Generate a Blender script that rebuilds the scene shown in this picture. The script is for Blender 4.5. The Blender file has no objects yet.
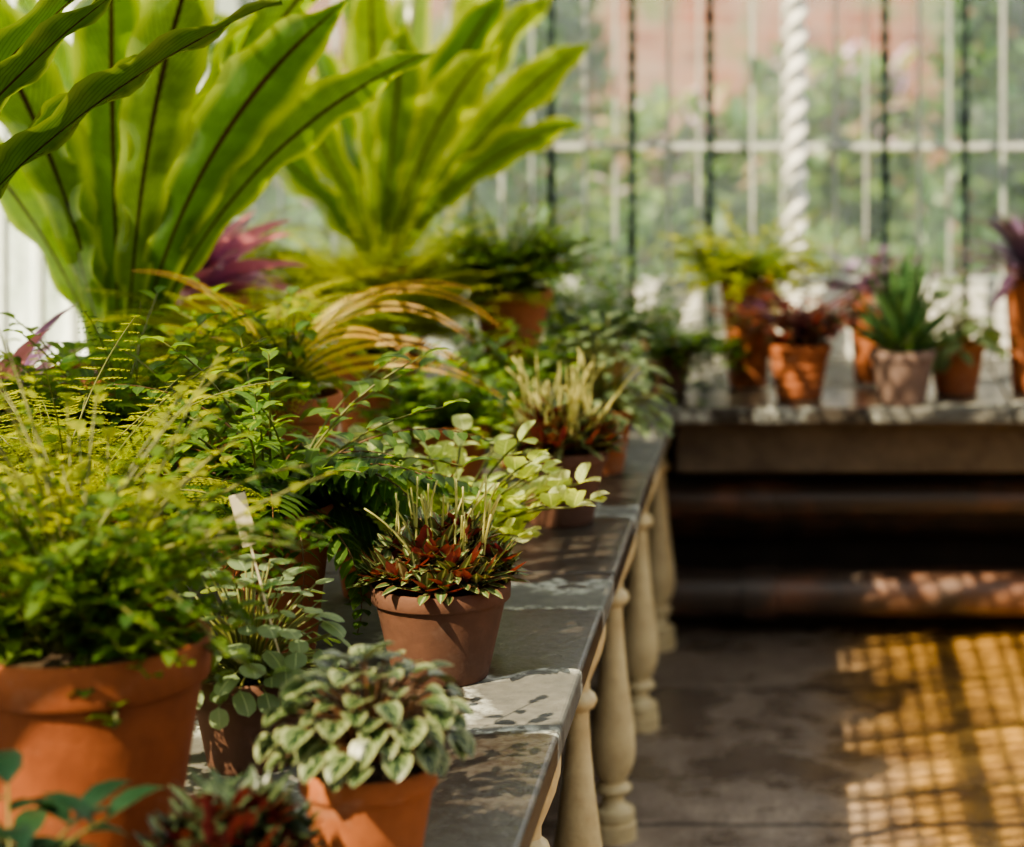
import bpy, math, random
from math import sin, cos, pi, radians
from mathutils import Vector
R = random.Random(7)
scene = bpy.context.scene
COL = scene.collection
BH = 0.75      # bench top height

# ------------------------------------------------------------------ materials
def new_mat(name):
    m = bpy.data.materials.new(name); m.use_nodes = True
    nt = m.node_tree; nt.nodes.clear()
    return m, nt
def nd(nt, t, **kw):
    n = nt.nodes.new(t)
    for k, v in kw.items():
        if k in n.inputs: n.inputs[k].default_value = v
        else: setattr(n, k, v)
    return n
def lk(nt, a, b): nt.links.new(a, b)
def c4(c): return (c[0], c[1], c[2], 1)
def mixc(nt, fac, a, b, mode='MIX'):
    n = nt.nodes.new('ShaderNodeMix'); n.data_type = 'RGBA'; n.blend_type = mode
    for sock, v in ((n.inputs[0], fac), (n.inputs[6], a), (n.inputs[7], b)):
        if hasattr(v, 'is_linked'): lk(nt, v, sock)
        else: sock.default_value = v if not isinstance(v, tuple) else c4(v)
    return n.outputs[2]
def mth(nt, op, a, b=None, clamp=False):
    n = nt.nodes.new('ShaderNodeMath'); n.operation = op; n.use_clamp = clamp
    for i, v in enumerate((a, b)):
        if v is None: continue
        if hasattr(v, 'is_linked'): lk(nt, v, n.inputs[i])
        else: n.inputs[i].default_value = v
    return n.outputs[0]
def mrange(nt, v, a, b, c=0.0, d=1.0):
    n = nt.nodes.new('ShaderNodeMapRange')
    lk(nt, v, n.inputs[0])
    for i, x in enumerate((a, b, c, d)): n.inputs[i+1].default_value = x
    return n.outputs[0]
def noise(nt, vec, scale, detail=4, rough=0.55):
    n = nd(nt, 'ShaderNodeTexNoise', Scale=scale, Detail=detail, Roughness=rough)
    if vec is not None: lk(nt, vec, n.inputs['Vector'])
    return n.outputs['Fac']
def coords(nt, world=False):
    if world: return nt.nodes.new('ShaderNodeNewGeometry').outputs['Position']
    return nt.nodes.new('ShaderNodeTexCoord').outputs['Object']
def bump(nt, h, strength=0.3, dist=0.01):
    n = nd(nt, 'ShaderNodeBump', Strength=strength, Distance=dist); lk(nt, h, n.inputs['Height']); return n.outputs[0]
def finish(nt, col, rough=0.6, nrm=None, metal=0.0, spec=0.5):
    p = nd(nt, 'ShaderNodeBsdfPrincipled'); o = nd(nt, 'ShaderNodeOutputMaterial')
    if hasattr(col, 'is_linked'): lk(nt, col, p.inputs['Base Color'])
    else: p.inputs['Base Color'].default_value = c4(col)
    if hasattr(rough, 'is_linked'): lk(nt, rough, p.inputs['Roughness'])
    else: p.inputs['Roughness'].default_value = rough
    p.inputs['Metallic'].default_value = metal
    p.inputs['Specular IOR Level'].default_value = spec
    if nrm is not None: lk(nt, nrm, p.inputs['Normal'])
    lk(nt, p.outputs[0], o.inputs[0]); return p

def leaf_mat(name, c1, c2, rib=None, ribw=0.06, vein=None, veinN=9, vk=0.6, vth=0.6, vstr=0.6,
             edge=None, under=None, trans=0.4, rough=0.42, dark=0.35, undermix=False):
    m, nt = new_mat(name)
    at = nd(nt, 'ShaderNodeAttribute', attribute_name='leaf')
    s = nd(nt, 'ShaderNodeSeparateXYZ'); lk(nt, at.outputs['Vector'], s.inputs[0])
    ax = mth(nt, 'ABSOLUTE', s.outputs[0])
    col = mixc(nt, s.outputs[2], c1, c2)
    nz = noise(nt, coords(nt), 35, 3)
    col = mixc(nt, mrange(nt, nz, 0.35, 0.7, 0, dark), col, tuple(x*0.5 for x in c1))
    if edge: col = mixc(nt, mrange(nt, ax, 0.62, 0.95, 0, 0.9), col, edge)
    if vein:
        ph = mth(nt, 'SUBTRACT', mth(nt, 'MULTIPLY', s.outputs[1], veinN), mth(nt, 'MULTIPLY', ax, vk*veinN*0.35))
        w = mth(nt, 'SINE', mth(nt, 'MULTIPLY', ph, 2*pi))
        fac = mrange(nt, w, vth-0.3, vth+0.2, 0, vstr)
        if edge: fac = mth(nt, 'MULTIPLY', fac, mrange(nt, ax, 0.6, 0.85, 1, 0.15))
        col = mixc(nt, fac, col, vein)
    if rib: col = mixc(nt, mrange(nt, ax, ribw, ribw*2.0, 1, 0), col, rib)
    if under:
        g = nt.nodes.new('ShaderNodeNewGeometry')
        fac = g.outputs['Backfacing']
        if undermix: fac = mth(nt, 'MULTIPLY', fac, mrange(nt, s.outputs[2], 0.35, 0.5, 0.15, 1.0))
        col = mixc(nt, fac, col, under)
    p = nd(nt, 'ShaderNodeBsdfPrincipled', Roughness=rough)
    lk(nt, col, p.inputs['Base Color'])
    p.inputs['Specular IOR Level'].default_value = 0.45
    tr = nd(nt, 'ShaderNodeBsdfTranslucent')
    tc = mixc(nt, 0.5, col, (1.0, 0.9, 0.25), 'MULTIPLY')
    tc2 = mixc(nt, 1.0, tc, (2.6, 2.6, 1.5), 'MULTIPLY')
    lk(nt, tc2, tr.inputs[0])
    mx = nd(nt, 'ShaderNodeMixShader'); mx.inputs[0].default_value = trans
    lk(nt, p.outputs[0], mx.inputs[1]); lk(nt, tr.outputs[0], mx.inputs[2])
    o = nd(nt, 'ShaderNodeOutputMaterial'); lk(nt, mx.outputs[0], o.inputs[0])
    return m

def terracotta(name, base, dark, bloom=(0.5, 0.38, 0.3), bl=0.35):
    m, nt = new_mat(name); v = coords(nt)
    n1 = noise(nt, v, 9, 5); n2 = noise(nt, v, 60, 4); n3 = noise(nt, v, 16, 6, 0.7)
    col = mixc(nt, mrange(nt, n1, 0.35, 0.65), base, dark)
    col = mixc(nt, mrange(nt, n3, 0.56, 0.72, 0, bl), col, bloom)
    col = mixc(nt, mrange(nt, n2, 0.3, 0.7, 0, 0.3), col, tuple(x*0.5 for x in base))
    finish(nt, col, 0.78, bump(nt, n2, 0.25, 0.004), spec=0.25); return m
def simple_noise(name, a, b, scale=12, rough=0.7, bs=0.3, metal=0, spec=0.4, detail=6, lo=0.35, hi=0.65):
    m, nt = new_mat(name); v = coords(nt)
    n1 = noise(nt, v, scale, detail, 0.65); n2 = noise(nt, v, scale*6, 4)
    col = mixc(nt, mrange(nt, n1, lo, hi), a, b)
    finish(nt, col, rough, bump(nt, n2, bs, 0.006), metal, spec); return m

M = {}
M['terra'] = terracotta('terracotta_orange', (0.4, 0.14, 0.062), (0.26, 0.088, 0.04))
M['terra_deep'] = terracotta('terracotta_deep', (0.32, 0.098, 0.04), (0.21, 0.062, 0.026), bl=0.12)
M['terra_brown'] = terracotta('terracotta_weathered', (0.15, 0.072, 0.048), (0.105, 0.055, 0.04), (0.2, 0.14, 0.115), 0.35)
M['terra_grey'] = terracotta('terracotta_limed', (0.22, 0.15, 0.13), (0.15, 0.1, 0.085), (0.27, 0.22, 0.2), 0.6)
M['soil'] = simple_noise('dark_compost', (0.03, 0.018, 0.01), (0.09, 0.055, 0.03), 60, 0.95, 0.9)
M['stem_green'] = leaf_mat('stem_green', (0.13, 0.15, 0.04), (0.2, 0.2, 0.06), trans=0.15)
M['stem_brown'] = leaf_mat('stem_brown', (0.1, 0.05, 0.025), (0.18, 0.09, 0.04), trans=0.05)
M['nest'] = leaf_mat('nest_fern_leaf', (0.06, 0.13, 0.025), (0.18, 0.27, 0.04), rib=(0.025, 0.01, 0.01), ribw=0.045,
                     vein=(0.04, 0.09, 0.018), veinN=40, vk=0.5, vth=0.5, vstr=0.5, edge=(0.28, 0.34, 0.06), trans=0.5, rough=0.22)
M['nest_shaded'] = leaf_mat('nest_fern_shaded_leaf', (0.035, 0.08, 0.022), (0.075, 0.13, 0.035), rib=(0.02, 0.01, 0.01), ribw=0.035,
                     vein=(0.02, 0.05, 0.012), veinN=40, vk=0.5, vth=0.5, vstr=0.5, edge=(0.13, 0.18, 0.05), trans=0.28, rough=0.2)  # darker copy of the nest fern leaf, shadow put into its colour
M['nest_yellow'] = leaf_mat('nest_fern_leaf_yellow', (0.06, 0.13, 0.022), (0.2, 0.27, 0.035), rib=(0.03, 0.02, 0.012), ribw=0.045,
                     vein=(0.045, 0.09, 0.018), veinN=30, vk=0.5, vth=0.5, vstr=0.5, edge=(0.34, 0.37, 0.07), trans=0.5, rough=0.25)
M['fern_yellow'] = leaf_mat('fern_yellow_green', (0.11, 0.17, 0.024), (0.4, 0.42, 0.055), trans=0.55)
M['fern_green'] = leaf_mat('fern_green', (0.04, 0.1, 0.024), (0.17, 0.26, 0.045), trans=0.5)
M['fern_gold'] = leaf_mat('fern_gold', (0.6, 0.27, 0.08), (0.42, 0.42, 0.07), trans=0.45)
M['dark_leaf'] = leaf_mat('dark_green_leaf', (0.03, 0.08, 0.025), (0.1, 0.18, 0.038), rib=(0.13, 0.2, 0.06), ribw=0.05, trans=0.45, rough=0.3)
M['deep_leaf'] = leaf_mat('deep_teal_leaf', (0.01, 0.035, 0.02), (0.025, 0.07, 0.03), trans=0.2, rough=0.4)
M['mid_leaf'] = leaf_mat('mid_green_leaf', (0.06, 0.14, 0.035), (0.2, 0.3, 0.06), rib=(0.19, 0.28, 0.09), trans=0.46)
M['grey_leaf'] = leaf_mat('grey_green_leaf', (0.13, 0.19, 0.1), (0.25, 0.33, 0.18), rib=(0.3, 0.37, 0.22), ribw=0.04, trans=0.35, rough=0.6)
M['pale_leaf'] = leaf_mat('pale_felted_leaf', (0.36, 0.44, 0.2), (0.54, 0.6, 0.33), rib=(0.58, 0.63, 0.4), ribw=0.04,
                          vein=(0.3, 0.38, 0.17), veinN=5, trans=0.45, rough=0.6)
M['caperata'] = leaf_mat('ripple_leaf', (0.11, 0.17, 0.065), (0.22, 0.27, 0.12), rib=(0.012, 0.03, 0.012), ribw=0.12,
                         vein=(0.012, 0.03, 0.012), veinN=3.0, vk=1.9, vth=0.05, vstr=0.97, edge=(0.32, 0.35, 0.19), under=(0.14, 0.15, 0.08), trans=0.1, rough=0.33, dark=0.15)
M['red_under'] = leaf_mat('red_backed_leaf', (0.06, 0.115, 0.04), (0.13, 0.2, 0.07), rib=(0.34, 0.4, 0.2), ribw=0.12,
                          under=(0.26, 0.045, 0.05), trans=0.12, rough=0.22, edge=(0.15, 0.065, 0.045), undermix=True)
M['red_dark'] = leaf_mat('dark_red_backed_leaf', (0.03, 0.055, 0.03), (0.06, 0.09, 0.04), rib=(0.16, 0.2, 0.1), ribw=0.07,
                          under=(0.16, 0.025, 0.035), trans=0.12, rough=0.3)
M['spike'] = leaf_mat('cream_flower_spike', (0.42, 0.42, 0.16), (0.6, 0.57, 0.28), trans=0.25, rough=0.6)
M['purple'] = leaf_mat('purple_leaf', (0.18, 0.07, 0.2), (0.42, 0.23, 0.43), rib=(0.45, 0.34, 0.44), ribw=0.08, under=(0.32, 0.12, 0.32), trans=0.38)
M['dark_purple'] = leaf_mat('dark_purple_leaf', (0.07, 0.03, 0.08), (0.14, 0.08, 0.15), rib=(0.2, 0.13, 0.17), trans=0.28)
M['red_leaf'] = leaf_mat('red_bronze_leaf', (0.15, 0.035, 0.055), (0.12, 0.14, 0.06), rib=(0.3, 0.2, 0.13), under=(0.22, 0.045, 0.07), trans=0.28)
M['aloe'] = leaf_mat('fleshy_green_leaf', (0.035, 0.1, 0.035), (0.08, 0.17, 0.055), trans=0.12, rough=0.35, vein=(0.25, 0.35, 0.2), veinN=14, vk=0, vth=0.9, vstr=0.5)
M['garden_green'] = leaf_mat('garden_leaf', (0.05, 0.12, 0.035), (0.18, 0.26, 0.09), trans=0.4)
M['garden_dark'] = leaf_mat('garden_dark_leaf', (0.03, 0.095, 0.035), (0.1, 0.18, 0.06), trans=0.35)
M['garden_flower'] = leaf_mat('garden_flower', (0.35, 0.2, 0.4), (0.55, 0.4, 0.55), trans=0.3)
M['label'] = simple_noise('label_plastic', (0.8, 0.72, 0.52), (0.7, 0.62, 0.45), 20, 0.5, 0.05)
M['iron'] = simple_noise('dark_green_iron', (0.015, 0.028, 0.025), (0.03, 0.048, 0.043), 30, 0.7, 0.2, spec=0.2)
M['white_paint'] = simple_noise('white_paint', (0.82, 0.82, 0.8), (0.7, 0.7, 0.66), 14, 0.5, 0.1)
M['frame_paint'] = simple_noise('glazing_bar_paint', (0.5, 0.52, 0.5), (0.4, 0.42, 0.4), 14, 0.6, 0.1)
M['cream_paint'] = simple_noise('cream_baluster_paint', (0.8, 0.68, 0.42), (0.62, 0.49, 0.28), 18, 0.45, 0.25, spec=0.5)
M['pipe'] = simple_noise('rusty_cast_iron', (0.08, 0.06, 0.05), (0.27, 0.125, 0.075), 4, 0.38, 0.5, spec=0.8, lo=0.46, hi=0.68)
M['beam'] = simple_noise('stone_beam', (0.24, 0.195, 0.145), (0.14, 0.11, 0.085), 9, 0.75, 0.4)
M['plaster_dark'] = simple_noise('dark_brown_wall', (0.1, 0.08, 0.065), (0.055, 0.044, 0.036), 5, 0.9, 0.4)  # mottled dark brown of the lower walls

def slate():
    m, nt = new_mat('wet_slate'); v = coords(nt, True)
    n1 = noise(nt, v, 5, 6, 0.6); n2 = noise(nt, v, 45, 5, 0.6); n3 = noise(nt, v, 8, 4, 0.55); n4 = noise(nt, v, 150, 3, 0.6)
    col = mixc(nt, mrange(nt, n1, 0.3, 0.7), (0.11, 0.112, 0.106), (0.19, 0.185, 0.165))
    col = mixc(nt, mrange(nt, n2, 0.35, 0.7, 0, 0.45), col, (0.06, 0.058, 0.053))
    d = None
    for (cx, cy, s) in ((-0.43, 3.14, 0.24), (-0.46, 3.9, 0.22), (-0.45, 4.62, 0.32), (-0.4, 5.3, 0.24), (-0.43, 2.78, 0.24), (-0.7, 3.5, 0.2), (0.1, 6.6, 0.2), (0.5, 6.7, 0.2), (-0.2, 6.6, 0.2)):
        dv = nd(nt, 'ShaderNodeVectorMath', operation='DISTANCE'); lk(nt, v, dv.inputs[0]); dv.inputs[1].default_value = (cx, cy, BH)
        q = mth(nt, 'SUBTRACT', 1.0, mth(nt, 'DIVIDE', dv.outputs['Value'], s))
        d = q if d is None else mth(nt, 'MAXIMUM', d, q)
    f = mth(nt, 'ADD', d, mth(nt, 'MULTIPLY', mth(nt, 'SUBTRACT', n3, 0.5), 1.0))
    wet = mrange(nt, f, 0.0, 0.05)
    lime = mth(nt, 'MULTIPLY', mrange(nt, f, -0.18, -0.03), mrange(nt, n2, 0.42, 0.55))
    col = mixc(nt, mth(nt, 'MULTIPLY', lime, 0.85), col, (0.55, 0.57, 0.52))
    col = mixc(nt, mth(nt, 'MULTIPLY', wet, 0.92), col, (0.032, 0.022, 0.016))
    rough = mth(nt, 'SUBTRACT', 0.7, mth(nt, 'MULTIPLY', wet, 0.42))
    finish(nt, col, rough, bump(nt, mth(nt, 'ADD', mth(nt, 'ADD', n2, n1), n4), 0.35, 0.003), spec=0.35); return m
M['slate'] = slate()
def floor_mat():
    m, nt = new_mat('worn_stone_floor'); v = coords(nt, True)
    n1 = noise(nt, v, 2.2, 6, 0.65); n2 = noise(nt, v, 70, 4, 0.7); n3 = noise(nt, v, 6, 6, 0.75)
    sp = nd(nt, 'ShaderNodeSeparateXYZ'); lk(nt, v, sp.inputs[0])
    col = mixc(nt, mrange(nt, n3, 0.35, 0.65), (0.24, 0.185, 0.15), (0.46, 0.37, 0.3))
    sun_ochre = mth(nt, 'ADD', sp.outputs[0], mth(nt, 'MULTIPLY', mth(nt, 'SUBTRACT', n1, 0.5), 0.5))  # golden sunlight painted into the floor colour towards the right
    col = mixc(nt, mrange(nt, sun_ochre, 0.0, 0.3), col, mixc(nt, mrange(nt, n3, 0.4, 0.58), (0.22, 0.115, 0.035), (0.66, 0.36, 0.08)))
    col = mixc(nt, mrange(nt, n2, 0.4, 0.7, 0, 0.65), col, (0.1, 0.07, 0.05))
    wet = mrange(nt, n1, 0.46, 0.54)
    col = mixc(nt, mth(nt, 'MULTIPLY', wet, 0.5), col, (0.09, 0.06, 0.04))
    jy = mth(nt, 'ABSOLUTE', mth(nt, 'SUBTRACT', mth(nt, 'FRACT', mth(nt, 'DIVIDE', mth(nt, 'ADD', sp.outputs[1], mth(nt, 'ADD', 0.28, mth(nt, 'MULTIPLY', n3, 0.05))), 1.1)), 0.5))
    col = mixc(nt, mrange(nt, jy, 0.485, 0.495, 0, 0.7), col, (0.03, 0.02, 0.015))
    rough = mth(nt, 'SUBTRACT', 0.55, mth(nt, 'MULTIPLY', wet, 0.42))
    finish(nt, col, rough, bump(nt, n2, 0.6, 0.006)); return m
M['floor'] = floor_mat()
def brick():
    m, nt = new_mat('garden_brick'); v = coords(nt)
    mp = nd(nt, 'ShaderNodeMapping'); lk(nt, v, mp.inputs[0]); mp.inputs['Rotation'].default_value = (radians(90), 0, 0)
    b = nd(nt, 'ShaderNodeTexBrick', Scale=2.0); lk(nt, mp.outputs[0], b.inputs['Vector'])
    b.inputs['Color1'].default_value = (0.22, 0.07, 0.04, 1); b.inputs['Color2'].default_value = (0.11, 0.04, 0.028, 1)
    b.inputs['Mortar'].default_value = (0.22, 0.15, 0.11, 1); b.inputs['Mortar Size'].default_value = 0.016
    n1 = noise(nt, v, 2.2, 5, 0.7); n2 = noise(nt, v, 1.1, 4, 0.6)
    col = mixc(nt, mrange(nt, n1, 0.46, 0.6, 0, 0.75), b.outputs['Color'], (0.24, 0.15, 0.11))
    col = mixc(nt, mrange(nt, n2, 0.52, 0.58, 0, 0.75), col, (0.07, 0.12, 0.045))
    finish(nt, col, 0.85); return m
M['brick'] = brick()
M['grass'] = simple_noise('lawn', (0.08, 0.18, 0.05), (0.16, 0.27, 0.08), 8, 0.9, 0.5)
def glass(name, haze, tint=(0.95, 1, 0.98)):
    m, nt = new_mat(name)
    t = nd(nt, 'ShaderNodeBsdfTransparent'); t.inputs[0].default_value = c4(tint)
    g = nd(nt, 'ShaderNodeBsdfGlossy', Roughness=0.05); tr = nd(nt, 'ShaderNodeBsdfTranslucent'); tr.inputs[0].default_value = (0.93, 0.95, 0.92, 1)
    a = nd(nt, 'ShaderNodeMixShader'); a.inputs[0].default_value = 0.03; lk(nt, t.outputs[0], a.inputs[1]); lk(nt, g.outputs[0], a.inputs[2])
    v = coords(nt); n1 = noise(nt, v, 3, 5, 0.7)
    b = nd(nt, 'ShaderNodeMixShader'); lk(nt, mrange(nt, n1, 0.3, 0.7, haze*0.3, haze*1.7), b.inputs[0])
    lk(nt, a.outputs[0], b.inputs[1]); lk(nt, tr.outputs[0], b.inputs[2])
    o = nd(nt, 'ShaderNodeOutputMaterial'); lk(nt, b.outputs[0], o.inputs[0]); return m
M['glass_clear'] = glass('tinted_roof_glass', 0.02, (0.5, 0.5, 0.48))
M['glass_back'] = glass('glare_haze_glass', 0.1, (1.0, 1.0, 0.98))  # white haze in the pane stands in for window glare
M['glass_lime'] = glass('limewashed_glass', 0.35, (0.8, 0.85, 0.85))

# ------------------------------------------------------------------ mesh builder
class B:
    def __init__(s): s.v = []; s.f = []; s.a = []; s.m = []; s.mi = 0
    def face(s, idx): s.f.append(idx); s.m.append(s.mi)
    def merge(s, o, mi):
        k = len(s.v); s.v += o.v; s.a += o.a; s.f += [tuple(i+k for i in f) for f in o.f]; s.m += [mi]*len(o.f)
    def obj(s, name, mats, smooth=True):
        me = bpy.data.meshes.new(name); me.from_pydata(s.v, [], s.f)
        for mm in mats: me.materials.append(mm)
        if len(mats) > 1: me.polygons.foreach_set('material_index', s.m)
        if smooth: me.polygons.foreach_set('use_smooth', [True]*len(s.f))
        if s.a:
            at = me.attributes.new('leaf', 'FLOAT_VECTOR', 'POINT')
            at.data.foreach_set('vector', [c for q in s.a for c in q])
        me.update()
        o = bpy.data.objects.new(name, me); COL.objects.link(o); return o

def lanc(t): return (sin(pi*min(1, t**0.8)))**0.8*0.98+0.02*(1-t)
def strap(t): return min(1, 0.16+1.15*t) * (1-max(0, (t-0.6)/0.4)**2.2)
def rnd_(t): return math.sqrt(max(0.0, 1-(2*t-1)**2))**0.8
def ovate(t): return (sin(pi*t**0.6))**0.7 if 0 < t < 1 else 0.0
def thin(t): return (1-t)**0.6

def blade(b, p, az, el, L, W, droop=0.8, n=6, prof=lanc, cols=3, fold=0.25, wave=0, wn=5, tw=0, r=None, azd=0.0):
    if r is None: r = R.random()
    z = Vector((0, 0, 1))
    p = Vector(p); e = el; base = len(b.v); dl = L/n
    cs = [-1, 0, 1] if cols == 3 else [-1, -0.5, 0, 0.5, 1]
    ph = R.random()*6
    for i in range(n+1):
        t = i/n
        h = Vector((cos(az), sin(az), 0)); sd = Vector((-sin(az), cos(az), 0))
        nrm = h*(-sin(e)) + z*cos(e)
        s2 = sd*cos(tw)+nrm*sin(tw); n2 = nrm*cos(tw)-sd*sin(tw)
        w = W*max(prof(t), 0.015)
        if wave: w *= 1+0.05*sin(t*wn*2.3*pi+ph*2)
        for c in cs:
            q = p + s2*(c*w) + n2*(abs(c)*fold*w)
            if wave: q = q + n2*(abs(c)**1.5*wave*sin(t*wn*2*pi+ph+(0.8 if c > 0 else 0)))
            b.v.append(tuple(q)); b.a.append((c, t, r))
        d = h*cos(e)+z*sin(e); p = p + d*dl; e -= droop/n; az += azd/n
    k = len(cs)
    for i in range(n):
        for j in range(k-1):
            a = base+i*k+j; b.face((a, a+k, a+k+1, a+1))
    return p

def tube(b, pts, r0, r1, sides=5, r=None):
    if r is None: r = R.random()
    base = len(b.v); n = len(pts)
    for i, p in enumerate(pts):
        p = Vector(p); d = (Vector(pts[min(i+1, n-1)])-Vector(pts[max(i-1, 0)])).normalized()
        u = d.cross(Vector((0.3, 0.2, 1)) if abs(d.z) < 0.9 else Vector((1, 0.1, 0))).normalized(); w = d.cross(u)
        rr = r0+(r1-r0)*i/(n-1)
        for k in range(sides):
            an = 2*pi*k/sides; q = p+u*(rr*cos(an))+w*(rr*sin(an)); b.v.append(tuple(q)); b.a.append((0.3, i/(n-1), r))
    for i in range(n-1):
        for k in range(sides):
            a = base+i*sides+k; c = base+i*sides+(k+1) % sides
            b.face((a, c, c+sides, a+sides))
    b.face(tuple(base+(n-1)*sides+k for k in range(sides)))

def arc(p, az, el, L, droop, n=8):
    p = Vector(p); pts = [p.copy()]; e = el
    for i in range(n):
        e -= droop/n
        p = p+Vector((cos(az)*cos(e), sin(az)*cos(e), sin(e)))*(L/n); pts.append(p.copy())
    return pts

def frond(b, p, az, el, L, droop, n=22, PL=0.07, PW=0.009, style='simple', stalk=0.15, mi_leaf=0, mi_stem=1, r=None, pd=0.3, up=0.0, sr=0.0022):
    if r is None: r = R.random()
    pts = arc(p, az, el, L, droop, n)
    b.mi = mi_stem; tube(b, pts, sr, sr*0.36, 4, r); b.mi = mi_leaf
    for i in range(1, n+1):
        t = i/n
        if t < stalk: continue
        tt = (t-stalk)/(1-stalk)
        pl = PL*(max(0.0, 1-tt))**0.7*(0.45+0.55*min(1, tt*5))+0.004
        d = (pts[i]-pts[i-1]).normalized(); sd = Vector((-sin(az), cos(az), 0))
        for s in (-1, 1):
            v = (sd*s + d*0.4+Vector((0, 0, up-0.15-R.random()*0.15))).normalized()
            if style == 'simple':
                a2 = math.atan2(v.y, v.x); e2 = math.asin(max(-1, min(1, v.z)))
                blade(b, pts[i], a2, e2, pl, PW, pd*2, 3, lanc, 3, 0.15, r=min(1, max(0, r+R.uniform(-.2, .2))))
            elif style == 'fine':      # upright comb of tiny leaflets lying in the frond plane
                nrm = d.cross(sd).normalized()
                v = (nrm*s*0.75+sd*0.5*s+d*0.45).normalized(); tip = pts[i]+v*pl; wv = d*(pl*0.16); mid = (pts[i]+tip)*0.5
                k = len(b.v)
                for (x, c) in ((pts[i], 0.2), (mid-wv, 0.5), (tip, 0.5), (mid+wv, 0.5)):
                    b.v.append(tuple(x)); b.a.append((c, tt, min(1, max(0, 1-tt*0.9+R.uniform(-.15, .15)))))
                b.face((k, k+1, k+2, k+3))
            else:
                m = max(3, int(pl/0.008))
                q = Vector(pts[i]); perp = v.cross(Vector((0, 0, 1))).normalized()
                for j in range(m):
                    q = q+v*(pl/m); v = (v+Vector((0, 0, -pd*0.12))).normalized()
                    ll = pl*0.24*(1-j/m)+0.004
                    for s3 in (-1, 1):
                        tip = q+perp*(s3*ll)+v*(ll*0.5); wv = v*(ll*0.34)
                        mid = (q+tip)*0.5+Vector((0, 0, 0.0015))
                        k = len(b.v)
                        for (x, c) in ((q, 0.2), (mid-wv, 0.5), (tip, 0.5), (mid+wv, 0.5)):
                            b.v.append(tuple(x)); b.a.append((c, tt, min(1, max(0, r+R.uniform(-.15, .15)))))
                        b.face((k, k+1, k+2, k+3))

# ------------------------------------------------------------------ plant builders (origin = pot base, z0 = rim)
def fern(z0, nf, L, PL, style='bi', n=20, el=(0.7, 1.45), droop=(0.8, 1.9), PW=0.008, azs=None, pd=0.3):
    b = B()
    for i in range(nf):
        az = R.random()*2*pi if azs is None else R.uniform(*azs)
        a0 = R.random()*2*pi
        frond(b, (0.02*cos(a0), 0.02*sin(a0), z0-0.02), az, R.uniform(*el), L*R.uniform(0.65, 1.1), R.uniform(*droop), n, PL*R.uniform(0.8, 1.1), PW, style, pd=pd)
    return b
def rosette(z0, nst, LL, WW, rad, spikes=0, sl=0.15, top=0.1, sr=0.0021, e0=-0.45, e1=1.0):
    b = B()
    for i in range(nst):
        az = R.random()*2*pi; rr = rad*math.sqrt(R.random()); cx, cy = rr*cos(az), rr*sin(az)
        hh = top*(1-(rr/rad)**2*0.8)*R.uniform(0.6, 1.0)
        c = Vector((cx*1.05, cy*1.05, z0+hh))
        b.mi = 1; tube(b, [Vector((cx*0.6, cy*0.6, z0-0.025)), Vector((cx*0.85, cy*0.85, z0+hh*0.5)), c], 0.003, 0.002, 4); b.mi = 0
        nl = 9
        for k in range(nl):
            a2 = k*2.4+az; e2 = e0+e1*k/nl
            blade(b, c-Vector((0, 0, 0.012*(1-k/nl))), a2, e2, LL*R.uniform(0.75, 1.15), WW, R.uniform(-0.3, 0.2), 4, lanc, 3, 0.35)
    s = B()
    for i in range(spikes):
        az = R.random()*2*pi; rr = rad*0.75*math.sqrt(R.random())
        pts = arc((rr*cos(az), rr*sin(az), z0+0.03), az+R.uniform(-1, 1), R.uniform(1.15, 1.6), sl*R.uniform(0.4, 1.15), R.uniform(-0.4, 0.6), 7)
        tube(s, pts, sr, sr*0.7, 5)
    return b, s
def mound(z0, nl, rad, hh, LS, prof=ovate, wave=0.0, drop=0.6, ratio=0.42, cols=5, cover=0.56, e0=0.75, fold=None, lo=0.76):
    b = B(); st = B()
    if fold is None: fold = -0.12 if wave == 0 else 0.12
    for i in range(nl):
        t = math.sqrt((i+0.5)/nl); az = i*2.39996+R.uniform(-.2, .2)
        th = t*pi*cover
        sc = R.uniform(lo, 1.1)
        c = Vector((rad*sin(th)*cos(az)*sc, rad*sin(th)*sin(az)*sc, z0+hh*cos(th)*sc))
        l = LS*R.uniform(0.6, 1.15)
        el = e0-1.3*t+R.uniform(-.35, .35)
        az2 = az+R.uniform(-.6, .6)
        start = c-Vector((cos(az2), sin(az2), 0))*l*0.4
        mid = Vector((start.x*0.55, start.y*0.55, z0+(start.z-z0)*0.6))
        tube(st, [Vector((start.x*0.15, start.y*0.15, z0-0.025)), mid, start], 0.0022, 0.0014, 4)
        blade(b, start, az2, el, l, l*ratio, drop, 6, prof, cols, fold, wave, 2.4)
    return b, st
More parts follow.
